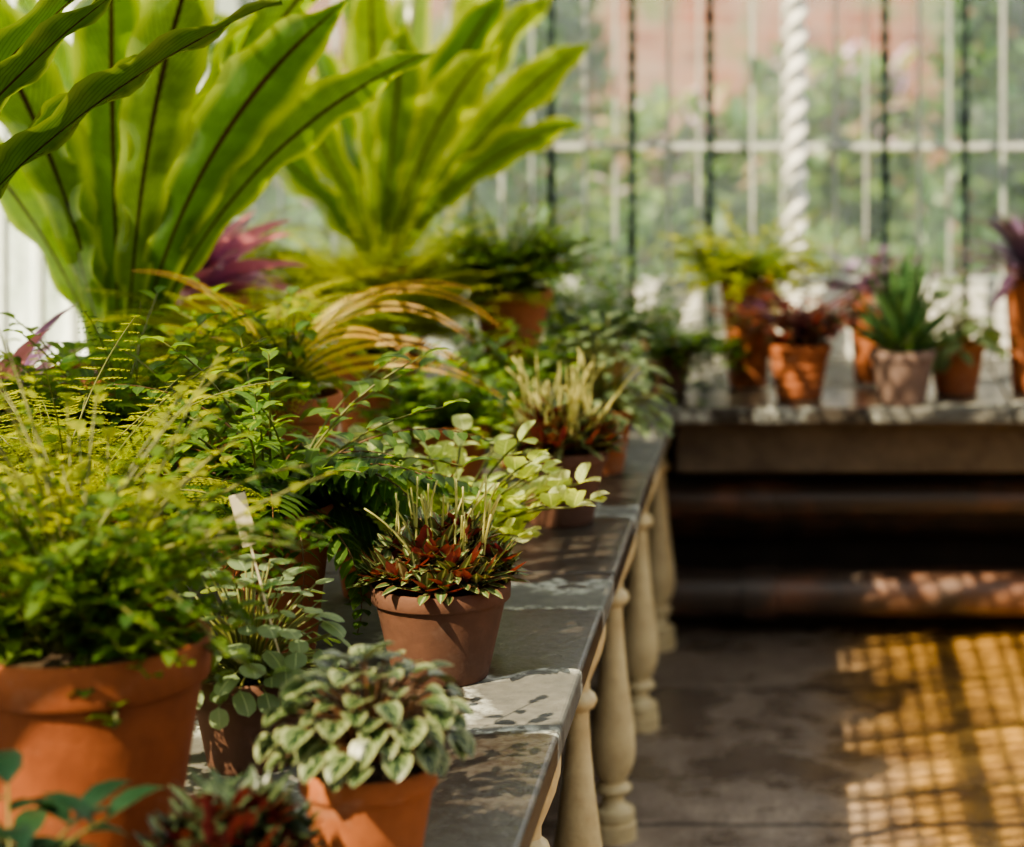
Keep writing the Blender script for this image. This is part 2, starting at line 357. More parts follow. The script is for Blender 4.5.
def bush(z0, nst, H, spread, LS, ratio=0.3, prof=lanc, leaves=9, droop=0.5, ldroop=0.8, azs=None, el=(0.7, 1.5), fold=0.25):
    b = B(); st = B()
    for i in range(nst):
        az = R.random()*2*pi if azs is None else R.uniform(*azs)
        L = H*R.uniform(0.6, 1.1)
        pts = arc((R.uniform(-.02, .02)*1.5, R.uniform(-.02, .02)*1.5, z0-0.025), az, R.uniform(*el)*(1-spread*0.2), L, droop*R.uniform(0.5, 1.6), 8)
        tube(st, pts, 0.003, 0.0014, 4)
        for k in range(leaves):
            t = 0.2+0.8*(k+R.random()*0.5)/leaves; ii = min(7, int(t*8)); p = pts[ii].lerp(pts[ii+1], (t*8-ii) if t < 1 else 1)
            blade(b, p, az+k*2.4+R.uniform(-.4, .4), R.uniform(-0.2, 0.8), LS*R.uniform(0.6, 1.15), LS*ratio*R.uniform(0.8, 1.1), ldroop, 4, prof, 3, fold)
        blade(b, pts[-1], az, 0.5, LS, LS*ratio, ldroop, 4, prof, 3, fold)
    return b, st

# ------------------------------------------------------------------ things
def lathe(name, prof, seg, mat, ribs=None):
    b = B()
    for (r, z) in prof:
        for k in range(seg):
            a = 2*pi*k/seg; b.v.append((r*cos(a), r*sin(a), z))
    for i in range(len(prof)-1):
        for k in range(seg):
            k2 = (k+1) % seg; b.face((i*seg+k, i*seg+k2, (i+1)*seg+k2, (i+1)*seg+k))
    b.face(tuple(reversed(range(seg)))); b.face(tuple((len(prof)-1)*seg+k for k in range(seg)))
    o = b.obj(name, [mat])
    o.data.set_sharp_from_angle(angle=radians(40))
    return o
def pot_profile(r, h, ribbed=False, rimf=0.17):
    rb = r*0.68; rh = max(0.016, h*rimf) if h < 0.3 else 0.045
    t = max(0.006, r*0.07); ro = r*0.93
    P = [(rb*0.97, 0), (rb, 0.003)]
    nseg = 10
    for i in range(1, nseg):
        f = i/nseg; z = 0.003+(h-rh-0.003)*f; rr = rb+(ro-rb)*f
        if ribbed: rr += 0.0028*(1 if i % 2 else -1)
        P.append((rr, z))
    P += [(ro, h-rh-0.002), (r*0.985, h-rh), (r*0.995, h-rh+0.002), (r, h-0.004), (r-0.003, h), (r-t, h), (r-t-0.001, h-0.004), (r-t-0.002, h-rh)]
    P += [(rb-t, 0.012)]
    return P
def mkempty(name, loc, label, cat, group=None, rz=0):
    e = bpy.data.objects.new(name, None); e.empty_display_size = 0.05; e.location = loc; e.rotation_euler = (0, 0, rz)
    e['label'] = label; e['category'] = cat
    if group: e['group'] = group
    COL.objects.link(e); return e
def potted(name, label, x, y, r, h, mat, parts, z=BH, ribbed=False, cat='potted plant', rz=0, tag=None, rimf=0.17):
    e = mkempty(name, (x, y, z+0.001), label, cat, rz=rz)
    p = lathe('pot', pot_profile(r, h, ribbed, rimf), 48, M[mat], None); p.parent = e
    rs = r-max(0.006, r*0.07)-0.0035
    s = lathe('soil', [(rs*0.86, h-0.05), (rs*0.965, h-0.02), (rs*0.6, h-0.014), (rs*0.2, h-0.012)], 24, M['soil']); s.parent = e
    for (pn, b, mats) in parts:
        if not b.v: continue
        for i, q in enumerate(b.v):     # keep overhanging foliage out of the pot wall and above the bench
            zz = q[2]; d = math.hypot(q[0], q[1])
            if zz < h-0.004 and 0.02 < d < r*1.02 and zz > 0 and d > (r*0.68+(r*0.25)*zz/h)*0.9:
                k = r*1.03/d; b.v[i] = (q[0]*k, q[1]*k, zz)
            if z+zz < BH+0.004: b.v[i] = (b.v[i][0], b.v[i][1], BH+0.004-z)
        o = b.obj(pn, [M[q] for q in mats]); o.parent = e
    if tag:
        t = boxes('plant_label', [((0, 0, tag[2]), (0.022, 0.002, 0.075)), ((0, 0, tag[2]/2-0.01), (0.003, 0.0016, tag[2]))], M['label']); t.location = tag[0]; t.rotation_euler = tag[1]; t.parent = e
    return e
def box(name, c, s, mat, bev=0.0):
    x, y, z = s[0]/2, s[1]/2, s[2]/2
    me = bpy.data.meshes.new(name)
    me.from_pydata([(-x, -y, -z), (x, -y, -z), (x, y, -z), (-x, y, -z), (-x, -y, z), (x, -y, z), (x, y, z), (-x, y, z)], [],
                   [(0, 3, 2, 1), (4, 5, 6, 7), (0, 1, 5, 4), (1, 2, 6, 5), (2, 3, 7, 6), (3, 0, 4, 7)])
    me.materials.append(mat); o = bpy.data.objects.new(name, me); o.location = c; COL.objects.link(o)
    if bev:
        m = o.modifiers.new('Bevel', 'BEVEL'); m.width = bev; m.segments = 3
    return o
def boxes(name, lst, mat):
    b = B()
    for (c, s) in lst:
        x, y, z = s[0]/2, s[1]/2, s[2]/2; k = len(b.v)
        for q in [(-x, -y, -z), (x, -y, -z), (x, y, -z), (-x, y, -z), (-x, -y, z), (x, -y, z), (x, y, z), (-x, y, z)]:
            b.v.append((c[0]+q[0], c[1]+q[1], c[2]+q[2]))
        for f in [(0, 3, 2, 1), (4, 5, 6, 7), (0, 1, 5, 4), (1, 2, 6, 5), (2, 3, 7, 6), (3, 0, 4, 7)]: b.face(tuple(k+i for i in f))
    return b.obj(name, [mat], False)

# ---- room
XL, XR, YB, YF = -1.9, 2.2, 7.5, -0.8
def struct(o): o['kind'] = 'structure'; return o
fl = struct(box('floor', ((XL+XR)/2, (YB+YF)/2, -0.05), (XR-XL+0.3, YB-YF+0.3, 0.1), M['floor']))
struct(box('wall_left', (XL-0.075, (YB+YF)/2, 0.43), (0.15, YB-YF, 0.86), M['plaster_dark']))
struct(box('wall_right', (XR+0.075, (YB+YF)/2, 0.43), (0.15, YB-YF, 0.86), M['plaster_dark']))
struct(box('wall_back', ((XL+XR)/2, YB+0.075, 0.37), (XR-XL+0.3, 0.15, 0.74), M['plaster_dark']))
struct(box('wall_front', ((XL+XR)/2, YF-0.075, 1.1), (XR-XL+0.3, 0.15, 2.2), M['beam']))
struct(box('trim_1', ((XL+XR)/2, YB+0.07, 0.855), (XR-XL+0.1, 0.12, 0.23), M['white_paint']))
struct(box('trim_2', (XL-0.07, (YB+YF)/2, 0.885), (0.12, YB-YF, 0.05), M['white_paint']))
struct(box('trim_3', (XR+0.07, (YB+YF)/2, 0.885), (0.12, YB-YF, 0.05), M['white_paint']))
EZ = 2.2; RX = 0.2; RZ = 3.4
L = []
pitch = 0.274
x = -0.02-7*pitch
while x < XR:
    L.append(((x+pitch*0.5, YB+0.05, 2.15), (0.012, 0.03, 2.36)))
    L.append(((x+pitch*0.86, YB+0.05, 2.15), (0.008, 0.03, 2.36))); x += pitch
L.append((((XL+XR)/2, YB+0.05, 1.434), (XR-XL, 0.035, 0.02)))
L.append((((XL+XR)/2, YB+0.05, 0.985), (XR-XL, 0.06, 0.035)))
L.append((((XL+XR)/2, YB+0.05, 2.2), (XR-XL, 0.05, 0.05)))
L.append(((XL+0.03, YB+0.04, 2.1), (0.07, 0.07, 2.3)))
L.append(((XR-0.03, YB+0.04, 2.1), (0.07, 0.07, 2.3)))
w1 = struct(boxes('window_1', L, M['frame_paint']))
g = box('glass', ((XL+XR)/2, YB+0.055, 2.15), (XR-XL, 0.004, 2.36), M['glass_back']); g.parent = w1
for nm, X in (('window_2', XL-0.05), ('window_3', XR+0.05)):
    L = []; y = YF+0.2
    while y < YB: L.append(((X, y, 1.55), (0.03, 0.03, 1.3))); y += 0.27
    L.append(((X, (YB+YF)/2, EZ), (0.08, YB-YF, 0.07))); L.append(((X, (YB+YF)/2, 1.434), (0.035, YB-YF, 0.028)))
    w = struct(boxes(nm, L, M['white_paint']))
    g = box('glass', (X, (YB+YF)/2, 1.55), (0.004, YB-YF, 1.28), M['glass_lime']); g.parent = w
b = B()
def bar(b, p, q, w, hgt):
    p = Vector(p); q = Vector(q); d = (q-p).normalized()
    u = d.cross(Vector((0, 0, 1))); u = (u.normalized() if u.length > 1e-4 else Vector((1, 0, 0)))*(w/2); v = d.cross(u).normalized()*(hgt/2); k = len(b.v)
    for e in (p, q):
        for (s, t) in ((-1, -1), (1, -1), (1, 1), (-1, 1)): b.v.append(tuple(e+u*s+v*t))
    for f in [(3, 2, 1, 0), (4, 5, 6, 7), (0, 1, 5, 4), (1, 2, 6, 5), (2, 3, 7, 6), (3, 0, 4, 7)]: b.face(tuple(k+i for i in f))
y = YF+0.1
while y < YB+0.02:
    bar(b, (XL-0.05, y, EZ), (RX, y, RZ), 0.022, 0.04); bar(b, (XR+0.05, y, EZ), (RX, y, RZ), 0.022, 0.04); y += 0.46
bar(b, (RX, YF, RZ), (RX, YB, RZ), 0.05, 0.09)
for f in (0.33, 0.66):
    bar(b, (XL+(RX-XL)*f, YF, EZ+(RZ-EZ)*f), (XL+(RX-XL)*f, YB, EZ+(RZ-EZ)*f), 0.03, 0.03)
    bar(b, (XR+(RX-XR)*f, YF, EZ+(RZ-EZ)*f), (XR+(RX-XR)*f, YB, EZ+(RZ-EZ)*f), 0.03, 0.03)
ceil = struct(b.obj('ceiling', [M['white_paint']], False))
b = B()
b.v = [(XL-0.05, YF, EZ+.02), (RX, YF, RZ+.02), (XR+0.05, YF, EZ+.02), (XL-0.05, YB+.1, EZ+.02), (RX, YB+.1, RZ+.02), (XR+0.05, YB+.1, EZ+.02)]
b.f = [(0, 1, 4, 3), (1, 2, 5, 4)]; b.m = [0, 0]
g = b.obj('glass', [M['glass_clear']], False); g.parent = ceil
b = B(); sl = (RZ-EZ)/(RX-XL)
rz_ = lambda x: EZ+(x-XL)*sl-0.03
x = -1.50
while x < -0.55:
    bar(b, (x, 2.5, rz_(x)), (x+R.uniform(-.03, .03), 5.2, rz_(x)), 0.013, 0.005); x += 0.043+R.uniform(-.007, .007)
y = 2.5
while y < 5.2:
    bar(b, (-1.5, y, rz_(-1.5)), (-0.55, y+R.uniform(-.04, .04), rz_(-0.55)), 0.015, 0.005); y += 0.066+R.uniform(-.012, .012)
g = b.obj('added_shadow_lattice', [M['iron']], False); g.parent = ceil  # unseen lattice added below the roof to cast the floor's shadow grid

def twist(name, x, y, z0, z1, r, lobes, pitchz, mat, label, cat, amp=0.35, group=None, seg=16, res=14):
    b = B(); n = int((z1-z0)/pitchz*res)
    for i in range(n+1):
        z = (z1-z0)*i/n; ph = 2*pi*z/pitchz
        for k in range(seg):
            a = 2*pi*k/seg; rr = r*(1+amp*cos(lobes*a-ph)); b.v.append((rr*cos(a), rr*sin(a), z))
    for i in range(n):
        for k in range(seg):
            k2 = (k+1) % seg; b.face((i*seg+k, i*seg+k2, (i+1)*seg+k2, (i+1)*seg+k))
    b.face(tuple(reversed(range(seg)))); b.face(tuple(n*seg+k for k in range(seg)))
    o = b.obj(name, [mat]); o.location = (x, y, z0); o['label'] = label; o['category'] = cat
    if group: o['group'] = group
    return o
for px in (551, 632, 710, 885, 965, 471, 1045):
    twist('twisted_iron_bar', (px-800)/311, 7.4, BH+0.001, 2.25, 0.0118, 2, 0.065, M['iron'], 'slim dark twisted iron glazing bar inside the end window', 'iron bar', 0.28, 'twisted iron window bars')
col = twist('twisted_column', -0.015, 7.36, BH+0.001, 2.25, 0.031, 2, 0.075, M['white_paint'], 'white painted rope-twist iron column in front of the window', 'column', 0.3, None, 24, 16)

# benches
ys = [1.4, 2.45, 3.42, 4.4, 5.4, 6.42]
LB = XL
for a, c in zip(ys[:-1], ys[1:]):
    o = box('bench_slab', ((LB-0.35)/2, (a+c)/2, BH-0.0225), (-0.35-LB-0.004, c-a-0.006, 0.045), M['slate'], 0.008)
    o['label'] = 'grey slate bench slab with damp and lime marks'; o['category'] = 'bench slab'; o['group'] = 'slate slabs of the long bench'
xs = [LB, -0.36, 0.6, 1.4, XR]
for a, c in zip(xs[:-1], xs[1:]):
    o = box('bench_slab', ((a+c)/2, (6.42+7.49)/2, BH-0.0225), (c-a-0.006, 1.06, 0.045), M['slate'], 0.008)
    o['label'] = 'grey slate slab of the end bench, sun-dappled'; o['category'] = 'bench slab'; o['group'] = 'slate slabs of the end bench'
bm = box('bench_beam', ((XR-0.36)/2, 6.72, BH-0.0455-0.09), (XR+0.36, 0.1, 0.18), M['beam'], 0.006)
bm['label'] = 'brown stone beam supporting the end bench'; bm['category'] = 'beam'
bp = [(0.052, 0), (0.052, 0.035), (0.045, 0.039), (0.05, 0.05), (0.047, 0.066), (0.03, 0.074), (0.024, 0.086), (0.024, 0.096), (0.038, 0.103), (0.042, 0.111), (0.038, 0.119),
      (0.027, 0.127), (0.037, 0.142), (0.047, 0.168), (0.05, 0.2), (0.0475, 0.245), (0.04, 0.3), (0.031, 0.37), (0.0245, 0.44), (0.021, 0.5), (0.021, 0.515),
      (0.032, 0.523), (0.036, 0.534), (0.032, 0.545), (0.022, 0.553), (0.022, 0.57), (0.031, 0.59), (0.044, 0.622), (0.048, 0.64), (0.051, 0.65), (0.052, 0.668), (0.052, 0.704)]
f = 2300
for t in (.002926, .002581, .002221, .00187, .00152, .00117, .00082):
    o = lathe('baluster', bp, 32, M['cream_paint']); o.location = (-0.415, f*t, 0.0005)
    o['label'] = 'cream painted turned baluster supporting the slate bench'; o['category'] = 'baluster'; o['group'] = 'balusters under the long bench'
def pipe(y, z, r, x0, x1, label):
    b = B(); seg = 24
    pr = [(x0, r)]
    x = x0+0.35
    while x < x1-0.1:
        pr += [(x-0.07, r), (x-0.068, r*1.14), (x+0.03, r*1.14), (x+0.034, r)]; x += 1.35
    pr.append((x1, r))
    for (xx, rr) in pr:
        for k in range(seg):
            a = 2*pi*k/seg; b.v.append((xx, y+rr*cos(a), z+rr*sin(a)))
    for i in range(len(pr)-1):
        for k in range(seg):
            k2 = (k+1) % seg; b.face((i*seg+k, (i+1)*seg+k, (i+1)*seg+k2, i*seg+k2))
    b.face(tuple(range(seg))); b.face(tuple(reversed([(len(pr)-1)*seg+k for k in range(seg)])))
    o = b.obj('heating_pipe', [M['pipe']]); o.data.set_sharp_from_angle(angle=radians(40)); o['label'] = label; o['category'] = 'pipe'
    return o
pipe(6.86, 0.135, 0.07, -1.8, XR-0.02, 'thick rusty cast iron heating pipe near the floor')
pipe(6.93, 0.40, 0.058, -1.8, XR-0.02, 'dark rust-spotted cast iron heating pipe under the bench')
pipe(7.3, 0.26, 0.055, -1.8, XR-0.02, 'dark cast iron heating pipe against the wall')
for xx in (-0.9, 0.9, 1.9):
    st = boxes('pipe_stand', [((xx, 6.96, 0.0305), (0.05, 0.3, 0.06)), ((xx, 7.085, 0.22), (0.05, 0.02, 0.44)), ((xx, 7.0, 0.333), (0.05, 0.19, 0.016)), ((xx, 7.22, 0.195), (0.05, 0.28, 0.018))], M['iron'])
    st['label'] = 'small dark iron stand carrying the heating pipes'; st['category'] = 'pipe stand'

# ------------------------------------------------------------------ potted plants
G = 'stem_green'; BR = 'stem_brown'
b, s = rosette(0.15, 100, 0.046, 0.0102, 0.1, 50, 0.13, 0.092, 0.0022, -0.15, 1.25)
potted('potted_peperomia', 'brown pot of red-backed pointed leaves with cream flower spikes', -0.573, 3.67, 0.111, 0.15, 'terra_brown',
       [('foliage', b, ['red_under', BR]), ('flower_spikes', s, ['spike'])])
b, s = mound(0.195, 120, 0.112, 0.08, 0.038, ovate, 0.0, 0.5, 0.5, 5, 0.56, 0.55, fold=0.28, lo=0.85)
potted('potted_peperomia', 'small terracotta pot with mound of crinkled silvery-green dark-veined leaves', -0.51, 2.72, 0.081, 0.155, 'terra',
       [('foliage', b, ['caperata']), ('stems', s, [BR])])
b, s = rosette(0.11, 50, 0.044, 0.008, 0.07, 0, 0.1, 0.08, e0=-0.2, e1=1.2)
potted('potted_peperomia', 'small pot of dark red-backed pointed leaves', -0.622, 2.52, 0.055, 0.11, 'terra_brown', [('foliage', b, ['red_dark', BR])])
# big blurred pot
b1, s1 = bush(0.295, 84, 0.33, 0.0, 0.034, 0.3, lanc, 15, 1.2, el=(0.7, 1.55))
b1b, s1b = bush(0.295, 32, 0.42, 0.0, 0.03, 0.3, lanc, 14, 0.7, el=(0.95, 1.55))
b1c, s1c = bush(0.295, 30, 0.2, 0.0, 0.034, 0.3, lanc, 11, 1.0, el=(0.4, 0.9))
b1.merge(b1b, 1); s1.merge(s1b, 0); b1.merge(b1c, 0); s1.merge(s1c, 0)
f1 = fern(0.295, 8, 0.38, 0.045, 'bi', 16, (0.9, 1.45), (0.6, 1.5))
potted('potted_shrub', 'large orange terracotta pot with bushy small-leaved green plant', -0.86, 2.76, 0.15, 0.295, 'terra_deep',
       [('foliage', b1, ['fern_green', 'fern_yellow']), ('stems', s1, [G]), ('fern_fronds', f1, ['fern_green', G])])
b, s = bush(0.12, 18, 0.17, 0.8, 0.08, 0.22, lanc, 7, 0.9)
potted('potted_foliage', 'small pot with glossy dark green leaves', -0.82, 2.34, 0.06, 0.12, 'terra', [('foliage', b, ['deep_leaf']), ('stems', s, [G])])
b, s = mound(0.14, 130, 0.13, 0.15, 0.04, rnd_, 0, 0.7, 0.42)
potted('potted_foliage', 'weathered terracotta pot with grey-green rounded leaves and plant label', -0.77, 3.22, 0.085, 0.13, 'terra_brown', [('foliage', b, ['grey_leaf']), ('stems', s, [G])],
       tag=((0.06, -0.03, 0.115), (0.1, -0.25, 0.3), 0.25))
# drooping broad fern
b = fern(0.25, 54, 0.38, 0.09, 'simple', 16, (0.5, 1.45), (1.2, 3.0), 0.0105)
b2, s2 = bush(0.25, 24, 0.38, 0.1, 0.055, 0.26, lanc, 10, 0.8)
potted('potted_fern', 'terracotta pot with drooping dark green fern', -0.87, 3.8, 0.1, 0.25, 'terra',
       [('fronds', b, ['dark_leaf', BR]), ('foliage', b2, ['mid_leaf']), ('stems', s2, [G])])
b = fern(0.27, 50, 0.42, 0.07, 'bi', 22, (0.8, 1.45), (0.7, 2.0))
potted('potted_fern', 'terracotta pot with arching yellow-green feathery fern', -1.08, 3.35, 0.11, 0.27, 'terra', [('fronds', b, ['fern_yellow', G])])
# golden arching fern
b = fern(0.34, 50, 0.34, 0.07, 'bi', 22, (0.6, 1.45), (0.9, 2.2), azs=(1.3, 5.2))
gb = B()
for (az, el, L, dr) in ((-0.12, 0.62, 0.46, 1.2), (-0.3, 1.3, 0.5, 2.0), (0.0, 1.42, 0.54, 2.2), (-0.2, 0.95, 0.44, 1.6), (0.3, 1.3, 0.46, 1.6), (2.9, 1.35, 0.42, 1.4), (-0.6, 1.15, 0.4, 1.7)):
    frond(gb, (0.0, -0.04, 0.34), az, el, L, dr, 64, 0.021, 0.003, 'fine', 0.15, sr=0.0013)
b2, s2 = bush(0.34, 34, 0.28, 0.2, 0.05, 0.26, lanc, 11, 0.9, azs=(1.2, 5.2))
potted('potted_fern', 'terracotta pot with green fern and golden-orange arching fronds', -0.99, 4.42, 0.11, 0.34, 'terra',
       [('fronds', b, ['fern_yellow', BR]), ('golden_fronds', gb, ['fern_gold', BR]), ('foliage', b2, ['mid_leaf']), ('stems', s2, [G])])
b = fern(0.35, 60, 0.36, 0.075, 'bi', 22, (0.6, 1.4), (0.9, 2.0))
potted('potted_fern', 'terracotta pot with dense yellow-green feathery fern', -1.18, 4.82, 0.09, 0.35, 'terra', [('fronds', b, ['fern_yellow', G])])
# pale round-leaf plant
b = B(); s = B()
stems = [((i*2.4) % (2*pi), R.uniform(0.5, 1.5), R.uniform(0.1, 0.24)) for i in range(54)] + [(-0.2, 0.8, 0.27), (0.1, 0.9, 0.25), (-0.4, 0.8, 0.26), (3.1, 0.8, 0.3), (3.4, 0.7, 0.3), (2.9, 1.0, 0.3), (3.6, 1.0, 0.3)]
for (az, el, L) in stems:
    pts = arc((0.01*cos(az), 0.01*sin(az), 0.125), az, el, L, 0.7, 6); tube(s, pts, 0.003, 0.002, 4)
    for k in (3, 5, 6):
        for sg in (-1, 1):
            blade(b, pts[k], az+sg*(1.2 if k < 6 else 0.5), R.uniform(0.0, 1.3), R.uniform(0.03, 0.048), 0.0195, 0.6, 6, rnd_, 5, 0.2)
potted('potted_foliage', 'terracotta pot with pale yellow-green felted round leaves', -0.61, 4.0, 0.09, 0.15, 'terra', [('foliage', b, ['pale_leaf']), ('stems', s, [G])])
b, s = mound(0.15, 80, 0.14, 0.16, 0.046, rnd_, 0, 0.6, 0.42)
potted('potted_foliage', 'small orange pot of pale rounded leaves', -0.79, 4.22, 0.07, 0.15, 'terra', [('foliage', b, ['pale_leaf']), ('stems', s, [G])])
b, s = rosette(0.15, 80, 0.052, 0.0095, 0.1, 60, 0.17, 0.09, 0.0025, -0.25, 1.2)
potted('potted_peperomia', 'terracotta pot of dark leaves crowded with cream flower spikes', -0.506, 4.87, 0.1, 0.155, 'terra_brown',
       [('foliage', b, ['red_under', BR]), ('flower_spikes', s, ['spike'])])
b, s = mound(0.15, 150, 0.16, 0.22, 0.05, ovate, 0, 0.8, 0.36)
potted('potted_foliage', 'small terracotta pot with trailing blue-green leaves', -0.47, 5.45, 0.075, 0.15, 'terra', [('foliage', b, ['grey_leaf']), ('stems', s, [G])])
b, s = bush(0.18, 60, 0.24, 0.2, 0.05, 0.3, lanc, 12, 1.1, el=(0.5, 1.5))
potted('potted_foliage', 'terracotta pot with leafy mid-green plant', -0.77, 5.05, 0.09, 0.18, 'terra', [('foliage', b, ['mid_leaf']), ('stems', s, [G])])
b, s = bush(0.18, 56, 0.26, 0.2, 0.045, 0.3, lanc, 12, 1.0)
potted('potted_foliage', 'small pot of bushy dark green leaves', -0.67, 5.52, 0.07, 0.18, 'terra', [('foliage', b, ['fern_green']), ('stems', s, [G])])
b, s = bush(0.18, 70, 0.34, 0.3, 0.045, 0.32, lanc, 12, 1.0)
potted('potted_foliage', 'terracotta pot with dense dark green foliage', -0.57, 6.3, 0.1, 0.18, 'terra', [('foliage', b, ['dark_leaf']), ('stems', s, [G])])
ip = lathe('upturned_pot', [(0.11, 0), (0.112, 0.035), (0.103, 0.037), (0.078, 0.212), (0.07, 0.215)], 40, M['terra']); ip.location = (-0.745, 5.95, BH+0.001)
ip['label'] = 'upturned terracotta pot used as a plant stand'; ip['category'] = 'flower pot'
b = fern(0.16, 90, 0.32, 0.055, 'simple', 16, (0.7, 1.55), (0.5, 1.8), 0.007)
b2, s2 = bush(0.16, 60, 0.28, 0.1, 0.04, 0.3, lanc, 10, 0.8, el=(0.8, 1.5))
potted('potted_fern', 'orange pot with dark green fern raised on upturned pot', -0.745, 5.95, 0.105, 0.165, 'terra', [('fronds', b, ['fern_green', G]), ('foliage', b2, ['fern_green']), ('stems', s2, [G])], z=BH+0.2165)
b = fern(0.24, 140, 0.48, 0.1, 'bi', 22, (0.85, 1.55), (0.6, 1.6))
potted('potted_fern', 'wide terracotta pot with bushy yellow-green fern', -1.07, 5.85, 0.135, 0.24, 'terra', [('fronds', b, ['fern_yellow', G])])
b = fern(0.35, 50, 0.44, 0.08, 'bi', 20)
potted('potted_fern', 'tall terracotta pot with green fern', -1.55, 6.15, 0.12, 0.35, 'terra', [('fronds', b, ['fern_yellow', G])])
# left edge
b, s = bush(0.28, 16, 0.28, 0.2, 0.12, 0.25, lanc, 6, 0.8)
b2 = B()
for i in range(26): blade(b2, (0, 0, 0.30), i*2.4, R.uniform(0.5, 1.3), R.uniform(0.2, 0.32), 0.019, 1.0, 6, lanc, 3, 0.4)
potted('potted_foliage', 'terracotta pot with broad green leaves and purple strap leaves', -1.45, 4.15, 0.11, 0.32, 'terra', [('foliage', b, ['mid_leaf']), ('purple_leaves', b2, ['purple']), ('stems', s, [G])])
b, s = bush(0.28, 44, 0.32, 0.2, 0.045, 0.3, lanc, 12, 0.8)
f1 = fern(0.28, 50, 0.4, 0.075, 'bi', 20, (0.7, 1.5), (0.7, 1.9))
potted('potted_fern', 'orange terracotta pot with leafy green fern', -1.19, 4.04, 0.1, 0.28, 'terra', [('foliage', b, ['mid_leaf']), ('stems', s, [G]), ('fronds', f1, ['fern_green', G])])
b2 = B()
for i in range(32): blade(b2, (0, 0, 0.42), i*2.4, 0.4+1.1*(i/32), R.uniform(0.2, 0.3), 0.036, 0.9, 7, lanc, 3, 0.4, tw=R.uniform(-.7, .7))
potted('potted_bromeliad', 'tall pot with rosette of muted purple-violet pointed leaves', -1.37, 5.25, 0.11, 0.44, 'terra', [('leaves', b2, ['purple'])])

# bird's nest ferns
def nest(z0, specs, n_rand, L, W, elr=(1.0, 1.4), drr=(0.2, 0.9), wv=0.011, wn=8, twr=0.8):
    b = B()
    for sp in specs:
        (az, el, l, w, dr, tw) = sp[:6]; azd = sp[6] if len(sp) > 6 else R.uniform(-.4, .4)
        blade(b, (0.03*cos(az), 0.03*sin(az), z0-0.03), az, el, l, w, dr, 40, strap, 5, 0.28, wv, wn, tw, azd=azd)
    for i in range(n_rand):
        az = i*2.4+0.7
        blade(b, (0.03*cos(az), 0.03*sin(az), z0-0.03), az, R.uniform(*elr), L*R.uniform(0.8, 1.05), W*R.uniform(0.85, 1.15), R.uniform(*drr), 40, strap, 5, 0.28, wv, wn, R.uniform(-twr, twr), azd=R.uniform(-.5, .5))
    return b
b = nest(0.33, [(-0.15, 1.25, 1.0, 0.065, 0.9, -0.8), (-0.5, 1.35, 1.0, 0.085, 0.8, -0.9), (0.2, 1.45, 1.1, 0.085, 0.7, -1.0), (1.4, 1.45, 1.15, 0.085, 0.3, 0), (-1.5, 1.5, 1.0, 0.08, 0.35, 0.3),
                (3.0, 1.45, 1.0, 0.085, 0.5, 1.0), (3.4, 1.3, 1.0, 0.075, 0.8, 1.0), (-2.2, 1.4, 1.0, 0.085, 0.6, 0.6), (-1.0, 1.45, 1.05, 0.085, 0.6, -0.5), (0.9, 1.5, 1.1, 0.08, 0.3, -0.6),
                (2.3, 1.4, 1.05, 0.085, 0.6, 0.4)], 7, 1.0, 0.075, (1.25, 1.5), wv=0.014, wn=6)
potted('birds_nest_fern', 'large nest fern with glossy wavy strap fronds and dark midribs', -1.43, 4.85, 0.17, 0.33, 'terra', [('fronds', b, ['nest'])])
b = nest(0.3, [(0.25, 1.2, 1.15, 0.06, 0.8, -0.5, 0.1), (0.55, 1.28, 1.05, 0.055, 0.9, -0.3, -0.2), (-0.2, 1.3, 1.05, 0.055, 0.7, -0.4, 0.2), (1.2, 1.4, 1.1, 0.06, 0.4, 0), (2.6, 1.3, 1.0, 0.06, 0.5, 0),
               (-1.5, 1.4, 0.9, 0.055, 0.7, 0), (3.6, 1.45, 0.9, 0.055, 0.3, 0), (0.9, 1.4, 1.15, 0.06, 0.7, -0.3, 0.1), (0.1, 1.38, 1.15, 0.06, 0.8, -0.4, 0.1), (0.7, 1.35, 1.2, 0.06, 0.9, -0.2, 0)], 0, 1.0, 0.06)
potted('birds_nest_fern', 'nest fern with dark glossy arching strap fronds', -1.62, 3.55, 0.15, 0.3, 'terra', [('fronds', b, ['nest_shaded'])])
b = nest(0.38, [(-0.15, 1.1, 0.95, 0.075, 0.6, -0.9), (0.1, 1.3, 1.0, 0.085, 0.55, -0.9), (-0.35, 1.42, 0.95, 0.085, 0.6, -0.7), (3.0, 0.95, 0.85, 0.075, 0.7, 0.9), (2.8, 1.12, 0.95, 0.08, 0.7, 0.8),
                (3.3, 1.3, 0.95, 0.08, 0.6, 0.7), (-0.8, 1.25, 0.9, 0.08, 0.8, -0.6), (1.2, 1.45, 1.0, 0.085, 0.3, -0.1), (1.9, 1.4, 0.95, 0.085, 0.4, 0.2), (-1.6, 1.5, 0.95, 0.08, 0.4, 0), (-2.2, 1.25, 0.9, 0.08, 0.8, 0.4),
                (0.4, 1.45, 1.0, 0.085, 0.45, -0.5), (2.4, 1.35, 0.95, 0.085, 0.6, 0.3), (-1.2, 1.35, 0.9, 0.08, 0.8, -0.3), (3.8, 1.1, 0.85, 0.075, 0.9, 0.6), (-0.5, 1.0, 0.8, 0.065, 0.8, -0.8)], 0, 0.92, 0.065, wv=0.016, wn=5)
potted('birds_nest_fern', 'nest fern with yellow-green broad wavy fronds beside the window', -1.22, 6.7, 0.16, 0.38, 'terra', [('fronds', b, ['nest_yellow'])])

